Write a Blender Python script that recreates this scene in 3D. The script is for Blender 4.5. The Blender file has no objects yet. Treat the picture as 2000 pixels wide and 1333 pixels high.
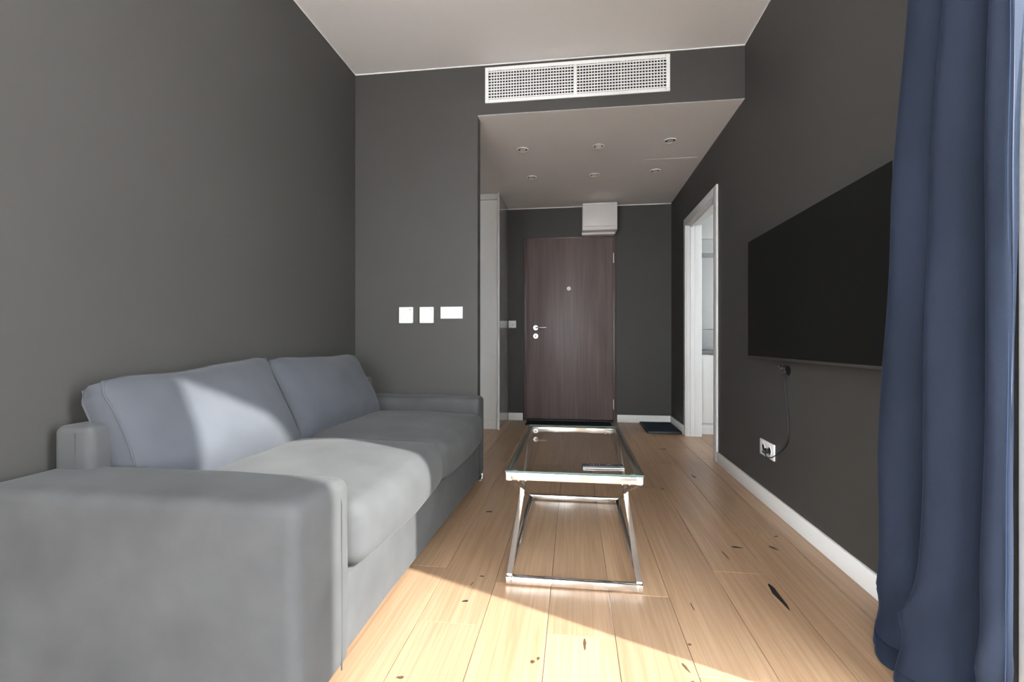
import bpy, bmesh, math, random
from mathutils import Vector, Matrix, noise
random.seed(4)
S = bpy.context.scene
COL = S.collection
PI = math.pi

# ------------------------------------------------------------------ camera, world, sun, exposure
cam = bpy.data.cameras.new('camera'); camo = bpy.data.objects.new('camera', cam); COL.objects.link(camo)
camo.location = (0, 0, 0.885); camo.rotation_euler = (PI/2, 0, 0.1311)
cam.sensor_width = 36; cam.lens = 923.04/2000*36; cam.shift_y = 0.0003; cam.clip_start = 0.02
S.camera = camo
SUN_T = 0.70                                   # drop per unit of horizontal travel
w = bpy.data.worlds.new('daylight'); S.world = w; w.use_nodes = True
bg = w.node_tree.nodes['Background']; bg.inputs[0].default_value = (0.92, 0.955, 1.0, 1); bg.inputs[1].default_value = 7.9
sl = bpy.data.lights.new('sun', 'SUN'); sl.energy = 5.2; sl.angle = math.radians(0.9); sl.color = (1, 0.97, 0.93)
so = bpy.data.objects.new('sun', sl); COL.objects.link(so); so.location = (6, -3, 6)
so.rotation_euler = Vector((-0.922, 0.387, -SUN_T)).to_track_quat('-Z', 'Y').to_euler()
S.view_settings.view_transform = 'Standard'; S.view_settings.look = 'None'
S.view_settings.exposure = 1.6; S.view_settings.gamma = 1; S.view_settings.use_curve_mapping = False
S.cycles.max_bounces = 14; S.cycles.diffuse_bounces = 9; S.cycles.glossy_bounces = 6; S.cycles.transparent_max_bounces = 16

# ------------------------------------------------------------------ materials
def mat(name, col, rough=0.6, metal=0.0, spec=0.5, **kw):
    m = bpy.data.materials.new(name); m.use_nodes = True
    b = m.node_tree.nodes['Principled BSDF']
    b.inputs['Base Color'].default_value = (*col, 1); b.inputs['Roughness'].default_value = rough
    b.inputs['Metallic'].default_value = metal; b.inputs['Specular IOR Level'].default_value = spec
    for k, v in kw.items(): b.inputs[k.replace('_', ' ')].default_value = v
    return m
def nd(m, t, **kw):
    n = m.node_tree.nodes.new(t)
    for k, v in kw.items(): setattr(n, k, v)
    return n
def lk(m, a, b): m.node_tree.links.new(a, b)
def noisy(m, c1, c2, scale=(3, 3, 3), bump=0.0, bscale=200, detail=4, lo=0.3, hi=0.7, coord='Object', bdist=0.002):
    """colour mottling and a fine bump on a principled material"""
    b = m.node_tree.nodes['Principled BSDF']
    tc = nd(m, 'ShaderNodeTexCoord'); mp = nd(m, 'ShaderNodeMapping'); mp.inputs['Scale'].default_value = scale
    lk(m, tc.outputs[coord], mp.inputs[0])
    n = nd(m, 'ShaderNodeTexNoise'); n.inputs['Scale'].default_value = 1; n.inputs['Detail'].default_value = detail
    lk(m, mp.outputs[0], n.inputs['Vector'])
    r = nd(m, 'ShaderNodeValToRGB'); r.color_ramp.elements[0].position = lo; r.color_ramp.elements[1].position = hi
    r.color_ramp.elements[0].color = (*c1, 1); r.color_ramp.elements[1].color = (*c2, 1)
    lk(m, n.outputs[0], r.inputs[0]); lk(m, r.outputs[0], b.inputs['Base Color'])
    if bump:
        n2 = nd(m, 'ShaderNodeTexNoise'); n2.inputs['Scale'].default_value = bscale; n2.inputs['Detail'].default_value = 3
        lk(m, tc.outputs[coord], n2.inputs['Vector'])
        bp = nd(m, 'ShaderNodeBump'); bp.inputs['Strength'].default_value = bump; bp.inputs['Distance'].default_value = bdist
        lk(m, n2.outputs[0], bp.inputs['Height']); lk(m, bp.outputs[0], b.inputs['Normal'])
    return m
M = {}
M['wall'] = noisy(mat('wall_paint', (.1, .1, .1), .55, spec=.35), (.055, .0515, .048), (.060, .0565, .053), (1.5, 1.5, 1.5), .06, 260)
M['ceiling'] = noisy(mat('ceiling_paint', (.8, .8, .8), .9, spec=.2), (.80, .79, .79), (.83, .82, .82), (2, 2, 2), .04, 300)
M['white'] = mat('white_lacquer', (.70, .69, .68), .4)
M['skirt'] = mat('white_skirting', (.82, .81, .79), .38)
M['gloss_white'] = mat('gloss_white_front', (.78, .77, .75), .06, spec=.6)
M['cabinet'] = mat('cabinet_white', (.84, .83, .81), .45)
M['side_gloss'] = mat('dark_gloss_side', (.24, .23, .215), .03, spec=.8)
M['plastic'] = mat('white_plastic', (.82, .82, .81), .3)
M['plastic_grey'] = mat('grey_plastic', (.45, .45, .45), .4)
M['cream_metal'] = mat('cream_painted_metal', (.70, .66, .64), .4)
M['dark'] = mat('dark_void', (.012, .012, .012), .9)
M['black'] = mat('black_plastic', (.012, .012, .013), .35)
M['tv_screen'] = mat('tv_screen', (.008, .008, .008), .5, spec=.12)
M['bezel'] = mat('tv_bezel', (.10, .09, .085), .35, .6)
M['chrome'] = mat('chrome', (.90, .88, .86), .16, 1.0)
M['steel'] = mat('brushed_steel', (.75, .72, .69), .28, 1.0)
M['pvc'] = mat('white_window_frame', (.86, .87, .87), .35)
M['fabric'] = noisy(mat('grey_velvet', (.3, .3, .3), .85, spec=.2, Sheen_Weight=.08, Sheen_Roughness=.4),
                    (.060, .060, .061), (.084, .084, .085), (5, 5, 5), .35, 700, 5, .3, .72, bdist=.0005)
M['weave'] = noisy(mat('blue_grey_weave', (.3, .3, .33), .9, spec=.15, Sheen_Weight=.08, Sheen_Roughness=.5),
                   (.064, .067, .078), (.083, .086, .098), (4, 4, 4), .5, 600, 4, bdist=.0005)
M['seam'] = mat('seam_fabric', (.055, .056, .058), .9, spec=.1)
M['curtain'] = noisy(mat('blue_velvet', (.05, .09, .17), .8, spec=.15, Sheen_Weight=.07, Sheen_Roughness=.35, Sheen_Tint=(.35, .52, 1, 1)),
                     (.0115, .0165, .029), (.0175, .024, .042), (7, 7, 2), .3, 500, 5)
M['hem'] = mat('blue_velvet_hem', (.035, .055, .10), .85, spec=.1)
M['mat_black'] = noisy(mat('black_doormat', (.02, .02, .02), .95, spec=.1), (.012, .016, .014), (.022, .028, .026), (60, 60, 60), .6, 500)
M['mat_blue'] = noisy(mat('navy_mat', (.02, .03, .05), .9, spec=.2), (.022, .034, .05), (.034, .05, .07), (40, 40, 40), .6, 400)
M['mat_rim'] = mat('rubber_rim', (.035, .035, .035), .6)
M['concrete'] = noisy(mat('balcony_concrete', (.5, .49, .47), .9), (.46, .45, .43), (.55, .54, .52), (4, 4, 4), .2, 80)
M['bronze'] = mat('door_frame_brown', (.105, .075, .068), .4)
M['lamp_white'] = mat('downlight_frosted', (.85, .84, .80), .5)
M['knot'] = mat('dark_knot_filler', (.018, .014, .012), .55)
M['knot_brown'] = mat('brown_knot', (.09, .045, .025), .55)

def wood_floor():
    m = bpy.data.materials.new('oak_plank'); m.use_nodes = True
    b = m.node_tree.nodes['Principled BSDF']; b.inputs['Roughness'].default_value = .36; b.inputs['Specular IOR Level'].default_value = .45
    tc = nd(m, 'ShaderNodeTexCoord'); oi = nd(m, 'ShaderNodeObjectInfo')
    off = nd(m, 'ShaderNodeVectorMath', operation='SCALE'); off.inputs[0].default_value = (37, 91, 13)
    lk(m, oi.outputs['Random'], off.inputs['Scale'])
    ad = nd(m, 'ShaderNodeVectorMath', operation='ADD'); lk(m, tc.outputs['Object'], ad.inputs[0]); lk(m, off.outputs[0], ad.inputs[1])
    def N(scale, det=5, dist=0.0):
        mp = nd(m, 'ShaderNodeMapping'); mp.inputs['Scale'].default_value = scale; lk(m, ad.outputs[0], mp.inputs[0])
        n = nd(m, 'ShaderNodeTexNoise'); n.inputs['Scale'].default_value = 1; n.inputs['Detail'].default_value = det
        n.inputs['Distortion'].default_value = dist; lk(m, mp.outputs[0], n.inputs['Vector']); return n
    big = N((5, .7, 1), 3, .6); fine = N((120, 2.2, 1), 5, .2); mid = N((26, 1.1, 1), 4, 1.0); pore = N((300, 7, 1), 3)
    r1 = nd(m, 'ShaderNodeValToRGB'); e = r1.color_ramp.elements
    e[0].position = .3; e[0].color = (.34, .199, .110, 1); e[1].position = .72; e[1].color = (.465, .306, .186, 1)
    mx = nd(m, 'ShaderNodeMix', data_type='FLOAT'); mx.inputs[0].default_value = .5
    lk(m, big.outputs[0], mx.inputs[2]); lk(m, mid.outputs[0], mx.inputs[3]); lk(m, mx.outputs[0], r1.inputs[0])
    r2 = nd(m, 'ShaderNodeValToRGB'); e = r2.color_ramp.elements
    e[0].position = .38; e[0].color = (.72, .66, .60, 1); e[1].position = .6; e[1].color = (1.04, 1.02, 1, 1)
    lk(m, fine.outputs[0], r2.inputs[0])
    mu = nd(m, 'ShaderNodeMix', data_type='RGBA', blend_type='MULTIPLY'); mu.inputs[0].default_value = .45
    lk(m, r1.outputs[0], mu.inputs[6]); lk(m, r2.outputs[0], mu.inputs[7])
    # wavy cathedral grain
    mp = nd(m, 'ShaderNodeMapping'); mp.inputs['Scale'].default_value = (1, .12, 1); lk(m, ad.outputs[0], mp.inputs[0])
    wv = nd(m, 'ShaderNodeTexWave'); wv.inputs['Scale'].default_value = 11; wv.inputs['Distortion'].default_value = 9
    wv.inputs['Detail'].default_value = 2; wv.inputs['Detail Scale'].default_value = 1.2; lk(m, mp.outputs[0], wv.inputs['Vector'])
    r3 = nd(m, 'ShaderNodeValToRGB'); e = r3.color_ramp.elements
    e[0].position = 0; e[0].color = (.80, .76, .72, 1); e[1].position = .22; e[1].color = (1, 1, 1, 1); lk(m, wv.outputs[0], r3.inputs[0])
    mv = nd(m, 'ShaderNodeMix', data_type='RGBA', blend_type='MULTIPLY'); mv.inputs[0].default_value = .32
    lk(m, mu.outputs[2], mv.inputs[6]); lk(m, r3.outputs[0], mv.inputs[7])
    hs = nd(m, 'ShaderNodeHueSaturation'); lk(m, mv.outputs[2], hs.inputs['Color'])
    ma = nd(m, 'ShaderNodeMapRange'); ma.inputs[3].default_value = .86; ma.inputs[4].default_value = 1.10
    lk(m, oi.outputs['Random'], ma.inputs[0]); lk(m, ma.outputs[0], hs.inputs['Value']); hs.inputs['Saturation'].default_value = .95
    lk(m, hs.outputs[0], b.inputs['Base Color'])
    bp = nd(m, 'ShaderNodeBump'); bp.inputs['Strength'].default_value = .12; bp.inputs['Distance'].default_value = .001
    lk(m, pore.outputs[0], bp.inputs['Height']); lk(m, bp.outputs[0], b.inputs['Normal'])
    return m
M['oak'] = wood_floor()
def wood_door():
    m = bpy.data.materials.new('brown_veneer'); m.use_nodes = True
    b = m.node_tree.nodes['Principled BSDF']; b.inputs['Roughness'].default_value = .45; b.inputs['Specular IOR Level'].default_value = .4
    tc = nd(m, 'ShaderNodeTexCoord')
    def N(scale, det, dist=0):
        mp = nd(m, 'ShaderNodeMapping'); mp.inputs['Scale'].default_value = scale; lk(m, tc.outputs['Object'], mp.inputs[0])
        n = nd(m, 'ShaderNodeTexNoise'); n.inputs['Scale'].default_value = 1; n.inputs['Detail'].default_value = det
        n.inputs['Distortion'].default_value = dist; lk(m, mp.outputs[0], n.inputs['Vector']); return n
    a = N((9, 9, .8), 4, .8); c = N((90, 90, 1.6), 4)
    mx = nd(m, 'ShaderNodeMix', data_type='FLOAT'); mx.inputs[0].default_value = .45
    lk(m, a.outputs[0], mx.inputs[2]); lk(m, c.outputs[0], mx.inputs[3])
    r = nd(m, 'ShaderNodeValToRGB'); e = r.color_ramp.elements
    e[0].position = .33; e[0].color = (.105, .075, .071, 1); e[1].position = .66; e[1].color = (.185, .140, .134, 1)
    lk(m, mx.outputs[0], r.inputs[0]); lk(m, r.outputs[0], b.inputs['Base Color']); return m
M['veneer'] = wood_door()
def thin_glass(name, tint, ior=1.5, rough=0.0):
    m = bpy.data.materials.new(name); m.use_nodes = True; nt = m.node_tree; nt.nodes.remove(nt.nodes['Principled BSDF'])
    t = nd(m, 'ShaderNodeBsdfTransparent'); t.inputs[0].default_value = (*tint, 1)
    g = nd(m, 'ShaderNodeBsdfGlossy'); g.inputs['Roughness'].default_value = rough
    f = nd(m, 'ShaderNodeFresnel'); f.inputs[0].default_value = ior
    ge = nd(m, 'ShaderNodeNewGeometry'); fr_ = nd(m, 'ShaderNodeMath', operation='SUBTRACT'); fr_.inputs[0].default_value = 1
    lk(m, ge.outputs['Backfacing'], fr_.inputs[1]); fm = nd(m, 'ShaderNodeMath', operation='MULTIPLY'); lk(m, f.outputs[0], fm.inputs[0]); lk(m, fr_.outputs[0], fm.inputs[1])
    x = nd(m, 'ShaderNodeMixShader'); lk(m, fm.outputs[0], x.inputs[0]); lk(m, t.outputs[0], x.inputs[1]); lk(m, g.outputs[0], x.inputs[2])
    lk(m, x.outputs[0], nt.nodes['Material Output'].inputs[0]); return m
M['pane'] = thin_glass('window_glass', (.96, .98, .98), 1.25)
M['table_glass'] = thin_glass('table_glass', (.90, .92, .91), 1.72)
M['glass_edge'] = mat('green_glass_edge', (.06, .10, .09), .25, spec=.4)

# ------------------------------------------------------------------ mesh helpers
def finish(name, bm, m, parent=None, smooth=True, loc=None, kind=None):
    me = bpy.data.meshes.new(name); bmesh.ops.recalc_face_normals(bm, faces=bm.faces); bm.to_mesh(me); bm.free()
    if smooth:
        me.polygons.foreach_set('use_smooth', [True]*len(me.polygons))
        me.set_sharp_from_angle(angle=math.radians(38))
    for mm in (m if isinstance(m, (list, tuple)) else [m]): me.materials.append(mm)
    o = bpy.data.objects.new(name, me); COL.objects.link(o)
    if parent: o.parent = parent
    if loc: o.location = loc
    if kind: o['kind'] = kind
    return o
def box(bm, x0, x1, y0, y1, z0, z1, bev=0.0, seg=2, mi=0):
    r = bmesh.ops.create_cube(bm, size=1, matrix=Matrix.Translation(((x0+x1)/2, (y0+y1)/2, (z0+z1)/2)) @ Matrix.Diagonal((abs(x1-x0), abs(y1-y0), abs(z1-z0), 1)))
    vs = r['verts']; fs = set(f for v in vs for f in v.link_faces)
    for f in fs: f.material_index = mi
    if bev:
        es = list(set(e for v in vs for e in v.link_edges))
        bmesh.ops.bevel(bm, geom=es, offset=bev, segments=seg, affect='EDGES', profile=0.5)
def cyl(bm, p, r, h, axis='Z', seg=32, r2=None, bev=0):
    R = {'Z': Matrix(), 'X': Matrix.Rotation(PI/2, 4, 'Y'), 'Y': Matrix.Rotation(-PI/2, 4, 'X')}[axis]
    res = bmesh.ops.create_cone(bm, cap_ends=True, segments=seg, radius1=r, radius2=r if r2 is None else r2, depth=h, matrix=Matrix.Translation(p) @ R)
    if bev:
        es = [e for e in set(e for v in res['verts'] for e in v.link_edges) if any(len(f.verts) > 4 for f in e.link_faces)]
        bmesh.ops.bevel(bm, geom=es, offset=bev, segments=2, affect='EDGES')
def ring(bm, p, ro, ri, h, axis='Z', seg=32):
    """flat ring, its thickness h along axis"""
    R = {'Z': Matrix(), 'X': Matrix.Rotation(PI/2, 4, 'Y'), 'Y': Matrix.Rotation(-PI/2, 4, 'X')}[axis]
    T = Matrix.Translation(p) @ R; L = []
    for (r, z) in ((ri, -h/2), (ro, -h/2), (ro, h/2), (ri, h/2)):
        L.append([bm.verts.new(T @ Vector((r*math.cos(2*PI*i/seg), r*math.sin(2*PI*i/seg), z))) for i in range(seg)])
    for k in range(4):
        a, b = L[k], L[(k+1) % 4]
        for i in range(seg): bm.faces.new((a[i], a[(i+1) % seg], b[(i+1) % seg], b[i]))
def tube(bm, pts, r, seg=8, closed=False):
    pts = [Vector(p) for p in pts]; n = len(pts); rings = []
    up = None
    for i, p in enumerate(pts):
        a = pts[(i-1) % n] if (closed or i) else p; b = pts[(i+1) % n] if (closed or i < n-1) else p
        t = (b-a).normalized()
        if up is None: up = Vector((0, 0, 1)) if abs(t.z) < .9 else Vector((1, 0, 0))
        s = t.cross(up).normalized(); up = s.cross(t).normalized()
        rings.append([bm.verts.new(p + r*(math.cos(2*PI*k/seg)*s + math.sin(2*PI*k/seg)*up)) for k in range(seg)])
    for i in range(n if closed else n-1):
        a, b = rings[i], rings[(i+1) % n]
        for k in range(seg): bm.faces.new((a[k], a[(k+1) % seg], b[(k+1) % seg], b[k]))
    if not closed: bm.faces.new(rings[0]); bm.faces.new(rings[-1])
def sbar(bm, p, q, wx, wz, bev=.0015):
    """square bar between two points that share x, lying in the yz plane"""
    p, q = Vector(p), Vector(q); d = q-p; L = d.length
    ang = math.atan2(d.z, d.y)
    T = Matrix.Translation((p+q)/2) @ Matrix.Rotation(ang, 4, 'X') @ Matrix.Diagonal((wx, L, wz, 1))
    r = bmesh.ops.create_cube(bm, size=1, matrix=T)
    es = list(set(e for v in r['verts'] for e in v.link_edges)); bmesh.ops.bevel(bm, geom=es, offset=bev, segments=2, affect='EDGES')
def grid_axis(h, r, nr, ni):
    a = [-h + r*(1-math.cos(PI/2*i/nr)) for i in range(nr)]
    m = [-(h-r) + 2*(h-r)*i/ni for i in range(ni+1)]
    return a + m + [-x for x in reversed(a)]
def rounded(bm, c, s, r, nr=4, ni=(8, 8, 8), warp=None):
    """dense rounded box: centre c, size s, corner radius r, warped by warp(Vector local, (u,v,w))"""
    H = [x/2 for x in s]; ax = [grid_axis(H[i], r, nr, ni[i]) for i in range(3)]
    cache = {}
    def V(i, j, k):
        key = (i, j, k)
        if key not in cache:
            p = Vector((ax[0][i], ax[1][j], ax[2][k]))
            q = Vector([max(-(H[t]-r), min(H[t]-r, p[t])) for t in range(3)])
            d = p-q
            if d.length > 1e-9: p = q + d.normalized()*r
            if warp: p = warp(p, (p.x/H[0], p.y/H[1], p.z/H[2]))
            cache[key] = bm.verts.new(p + Vector(c))
        return cache[key]
    n = [len(a)-1 for a in ax]
    def quad(a, b, c_, d):
        vs = [a, b, c_, d]
        if len(set(vs)) == 4: bm.faces.new(vs)
    for k in (0, n[2]):
        for i in range(n[0]):
            for j in range(n[1]): quad(V(i, j, k), V(i+1, j, k), V(i+1, j+1, k), V(i, j+1, k))
    for j in (0, n[1]):
        for i in range(n[0]):
            for k in range(n[2]): quad(V(i, j, k), V(i+1, j, k), V(i+1, j, k+1), V(i, j, k+1))
    for i in (0, n[0]):
        for j in range(n[1]):
            for k in range(n[2]): quad(V(i, j, k), V(i, j+1, k), V(i, j+1, k+1), V(i, j, k+1))
def sstep(a, b, x): t = max(0, min(1, (x-a)/(b-a))); return t*t*(3-2*t)
def empty(name, loc=(0, 0, 0)):
    o = bpy.data.objects.new(name, None); COL.objects.link(o); o.location = loc; o.empty_display_size = .05
    return o
def tag(o, label, cat, group=None):
    o['label'] = label; o['category'] = cat
    if group: o['group'] = group
    return o
def struct(o): o['kind'] = 'structure'; return o
def NB(): return bmesh.new()
def obj_boxes(name, boxes, m, parent=None, bev=0.0, **kw):
    bm = NB()
    for b in boxes: box(bm, *b, bev=bev)
    o = finish(name, bm, m, parent, **kw)
    return o
def recentre(root, parts):
    """parts are modelled in world coordinates; keep them there under a root that has a location"""
    for p in parts: p.location = -Vector(root.location)

# ------------------------------------------------------------------ room
R, L, YD, YF, ZC, ZS = 1.037, -1.483, 3.06, 5.275, 2.706, 2.376
YB = -3.80; XD = -.632; TD = .085            # back of room; end of divider wall and its thickness
WL0, WL1, WZ = .400, 1.254, 2.695              # balcony door opening in right wall
K0, K1, KZ = 3.675, 4.575, 1.965             # kitchen doorway (clear)
KX = 3.7                                     # kitchen right wall
LW0, LW1 = -3.4, -.70
struct(obj_boxes('wall_left', [(L-.15, L, YB-.15, LW0, 0, ZC+.2), (L-.15, L, LW1, YF+.15, 0, ZC+.2), (L-.15, L, LW0, LW1, 2.6, ZC+.2)], M['wall'], smooth=False))
struct(obj_boxes('wall_right', [(R, R+.12, YB, -3.4, 0, ZC+.1), (R, R+.12, -3.4, -1.2, WZ, ZC+.1), (R, R+.12, -1.2, WL0-.05, 0, ZC+.1), (R, R+.12, WL0-.05, WL1, WZ, ZC+.1), (R, R+.12, WL1, K0-.04, 0, ZC+.1),
       (R, R+.12, K0-.04, K1+.04, KZ+.05, ZC+.1), (R, R+.12, K1+.04, YF, 0, ZC+.1)], M['wall'], smooth=False))
struct(obj_boxes('wall_middle', [(L, XD, YD, YD+TD, 0, ZC), (XD, R, YD, YD+TD, ZS+.0, ZC)], M['wall'], smooth=False))
struct(obj_boxes('wall_far', [(L, KX+.1, YF, YF+.15, 0, ZC+.1)], M['wall'], smooth=False))
BX0, BX1, BZ1 = -1.40, -.10, 2.40
struct(obj_boxes('wall_back', [(L, BX0, YB-.15, YB, 0, ZC+.1), (BX1, R+.12, YB-.15, YB, 0, ZC+.1), (BX0, BX1, YB-.15, YB, BZ1, ZC+.1)], M['wall'], smooth=False))
struct(obj_boxes('ceiling', [(L-.1, R+.1, YB-.15, YD+TD, ZC, ZC+.2)], M['ceiling'], smooth=False))
hall = struct(obj_boxes('ceiling_hall', [(L-.1, R+.06, YD+TD, YF+.1, ZS, ZS+.2), (XD-.003, R, YD+.001, YD+TD, ZS-.002, ZS)], M['ceiling'], smooth=False))
obj_boxes('access_panel', [(.555, .985, 3.985, 4.475, ZS-.0015, ZS+.01)], M['ceiling'], hall)
# thin paint edge lines along the ceiling and corner
t = M['ceiling']
struct(obj_boxes('trim_1', [(L, L+.004, YB, YD, ZC-.004, ZC)], t, smooth=False))
struct(obj_boxes('trim_2', [(L+.004, R, YD-.004, YD, ZC-.006, ZC)], t, smooth=False))
struct(obj_boxes('trim_3', [(R-.003, R, YB, YD-.004, ZC-.004, ZC)], t, smooth=False))
struct(obj_boxes('trim_4', [(L+.1, R-.001, YF-.005, YF, ZS-.009, ZS)], t, smooth=False))

# floor: individual planks in strips running away from the camera
fl = struct(obj_boxes('floor', [(L-.1, KX+.1, YB-.15, YF+.15, -.10, -.014)], M['dark'], smooth=False))
x0s = -.0835; PW = .2045
first = {-2: 1.445, -1: 1.715, 0: 1.432, 1: 1.69, 2: 1.30, -3: 1.80, 3: 1.905, 4: 2.30, 5: 1.62}
nplank = 0
for k in range(-7, 9):
    xa, xb = x0s+(k-0)*PW, x0s+(k+1)*PW
    xa2, xb2 = max(xa, L), min(xb, 1.72)
    if xb2-xa2 < .01: continue
    ylo, yhi = (YB-.10, YF) if xa < R+.02 else (3.2, 4.75)
    y = first.get(k, random.uniform(1.2, 2.6))
    cuts = [y]
    a = y
    while a > ylo: a -= random.uniform(1.5, 2.1); cuts.append(a)
    a = y
    while a < yhi: a += random.uniform(1.6, 2.2); cuts.append(a)
    cuts = sorted(cuts)
    for a, b in zip(cuts, cuts[1:]):
        a, b = max(a, ylo), min(b, yhi)
        if b-a < .05: continue
        cx, cy = (xa2+xb2)/2, (a+b)/2
        bm = NB(); g = .0006; hx, hy = (xb2-xa2)/2-g, (b-a)/2-g
        c = .0016
        lo = [bm.verts.new((sx*hx, sy*hy, -.014)) for sx, sy in ((-1, -1), (1, -1), (1, 1), (-1, 1))]
        md = [bm.verts.new((sx*hx, sy*hy, -c*.6)) for sx, sy in ((-1, -1), (1, -1), (1, 1), (-1, 1))]
        hi = [bm.verts.new((sx*(hx-c), sy*(hy-c), 0)) for sx, sy in ((-1, -1), (1, -1), (1, 1), (-1, 1))]
        for q in (0, 1, 2, 3):
            bm.faces.new((lo[q], lo[(q+1) % 4], md[(q+1) % 4], md[q])); bm.faces.new((md[q], md[(q+1) % 4], hi[(q+1) % 4], hi[q]))
        bm.faces.new(hi); bm.faces.new(lo[::-1])
        finish('plank', bm, M['oak'], fl, smooth=False, loc=(cx, cy, 0)); nplank += 1
# knots and splits in the boards: (x, y, length, width, angle, dark)
KN = [(.702, 1.745, .175, .022, 90, 1), (-.369, 1.574, .022, .012, 20, 1), (-.345, 1.75, .018, .009, 0, 1), (.693, 2.137, .045, .016, 170, 1),
      (.845, 2.150, .045, .016, 120, 1), (.030, 1.395, .055, .009, 90, 0), (.333, 1.434, .012, .010, 0, 0), (-.439, 2.417, .035, .022, 15, 1),
      (.721, 4.003, .06, .03, 0, 0), (-.10, 1.315, .014, .008, 80, 0), (-.115, 1.300, .014, .012, 90, 0), (.30, 1.33, .04, .008, 110, 0), (.305, 1.275, .012, .014, 0, 0),
      (.905, 2.28, .02, .012, 20, 1), (.62, 2.05, .08, .006, 95, 0), (-.37, 1.69, .03, .004, 80, 0), (.775, 3.22, .07, .016, 100, 0), (.52, 2.92, .035, .012, 30, 0),
      (-.455, 1.195, .02, .012, 10, 0), (.39, 1.64, .05, .004, 92, 0)]
for x, y, ln, wd, an, dk in KN:
    bm = NB(); n = 14; vs = []; ca, sa = math.cos(math.radians(an)), math.sin(math.radians(an))
    for i in range(n):
        a = 2*PI*i/n; px = ln/2*math.cos(a); py = wd/2*math.sin(a)*(1 + .35*math.cos(a))*random.uniform(.65, 1.15)
        vs.append(bm.verts.new((px*ca-py*sa, px*sa+py*ca, .0004)))
    bm.faces.new(vs)
    lower = [bm.verts.new((v.co.x*1.02, v.co.y*1.02, -.0005)) for v in vs]
    for i in range(n): bm.faces.new((vs[i], vs[(i+1) % n], lower[(i+1) % n], lower[i]))
    finish('knot', bm, M['knot'] if dk else M['knot_brown'], fl, smooth=False, loc=(x, y, 0))

# baseboards
def skirt(name, b): 
    bm = NB(); box(bm, *b, bev=.003, seg=2); return struct(finish(name, bm, M['skirt']))
skirt('baseboard_right', (R-.014, R, WL1+.02, K0-.078, 0, .082))
skirt('baseboard_right_far', (R-.014, R, K1+.078, YF-.014, 0, .082))
skirt('baseboard_far', (.462, R, YF-.014, YF, 0, .082))
skirt('baseboard_far_left', (-.738, -.572, YF-.014, YF, 0, .082))
skirt('baseboard_left', (L, L+.014, LW1+.01, YD-.014, 0, .082))
skirt('baseboard_middle', (L, XD, YD-.014, YD, 0, .082))

# ------------------------------------------------------------------ windows
def window(name, frames, panes, m=M['pvc']):
    r = struct(obj_boxes(name, frames, m, bev=.004))
    for p in panes: obj_boxes('pane', [p], M['pane'], r, smooth=False)
    return r
fx0, fx1 = R-.006, R+.08
window('window_1', [(fx0, fx1, WL0-.05, WL0, 0, WZ), (fx0, fx1, WL1-.065, WL1, 0, WZ), (fx0, fx1, WL0, WL1-.065, WZ-.06, WZ), (fx0, fx1, WL0, WL1-.065, 0, .035)],
       [(R+.035, R+.041, WL0, WL1-.065, .035, WZ-.06)])
fy0, fy1 = YB-.10, YB-.02
window('window_2', [(BX0, BX0+.06, fy0, fy1, 0, BZ1), (BX1-.06, BX1, fy0, fy1, 0, BZ1), (-.78, -.71, fy0, fy1, 0, BZ1), (BX0, BX1, fy0, fy1, BZ1-.06, BZ1), (BX0, BX1, fy0, fy1, 0, .05)],
       [(BX0+.06, -.78, fy0+.035, fy0+.041, .05, BZ1-.06), (-.71, BX1-.06, fy0+.035, fy0+.041, .05, BZ1-.06)])
window('fill_window_right', [(fx0, fx1, -3.4, -3.34, 0, WZ), (fx0, fx1, -1.26, -1.2, 0, WZ), (fx0, fx1, -2.33, -2.27, 0, WZ), (fx0, fx1, -3.34, -1.26, WZ-.06, WZ), (fx0, fx1, -3.34, -1.26, 0, .04)],  # added opening behind the camera, lets in sun to bounce off the floor
       [(R+.035, R+.041, -3.34, -2.33, .04, WZ-.06), (R+.035, R+.041, -2.27, -1.26, .04, WZ-.06)])
lx0, lx1 = L-.09, L-.02
window('fill_window_left', [(lx0, lx1, LW0, LW0+.06, 0, 2.6), (lx0, lx1, LW1-.06, LW1, 0, 2.6), (lx0, lx1, -2.08, -2.02, 0, 2.6), (lx0, lx1, LW0+.06, LW1-.06, 2.54, 2.6), (lx0, lx1, LW0+.06, LW1-.06, 0, .04)],  # added opening behind the camera, brightens the right wall
       [(L-.058, L-.052, LW0+.06, -2.08, .04, 2.54), (L-.058, L-.052, -2.02, LW1-.06, .04, 2.54)])
# outdoors: balcony floor, and an unseen slab added to cut the sun patch obliquely
struct(obj_boxes('balcony_floor', [(R+.12, 4.5, -7.5, 3.0, -.2, -.03), (-4, R+.12, -7.5, YB-.15, -.2, -.03), (-4, L-.15, YB-.15, 1.0, -.2, -.03)], M['concrete'], smooth=False))
ex, ey, ea = 1.508, .234, 2.0
bm = NB(); P_ = [(R+.12, ey-(ex-R-.12)/ea), (ex+ea*(3-ey), 3.0), (R+.12, 3.0)]
a = [bm.verts.new((x, y, 2.9)) for x, y in P_]; b = [bm.verts.new((x, y, 3.08)) for x, y in P_]
bm.faces.new(a); bm.faces.new(b)
for i in range(3): bm.faces.new((a[i], a[(i+1) % 3], b[(i+1) % 3], b[i]))
struct(finish('sun_cut_slab', bm, M['concrete'], smooth=False))
struct(obj_boxes('kitchen_sun_block', [(KX+.12, 5.4, 1.4, 5.4, 2.46, 2.56)], M['concrete'], smooth=False))  # unseen slab added to keep direct sun out of the kitchen window

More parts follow.
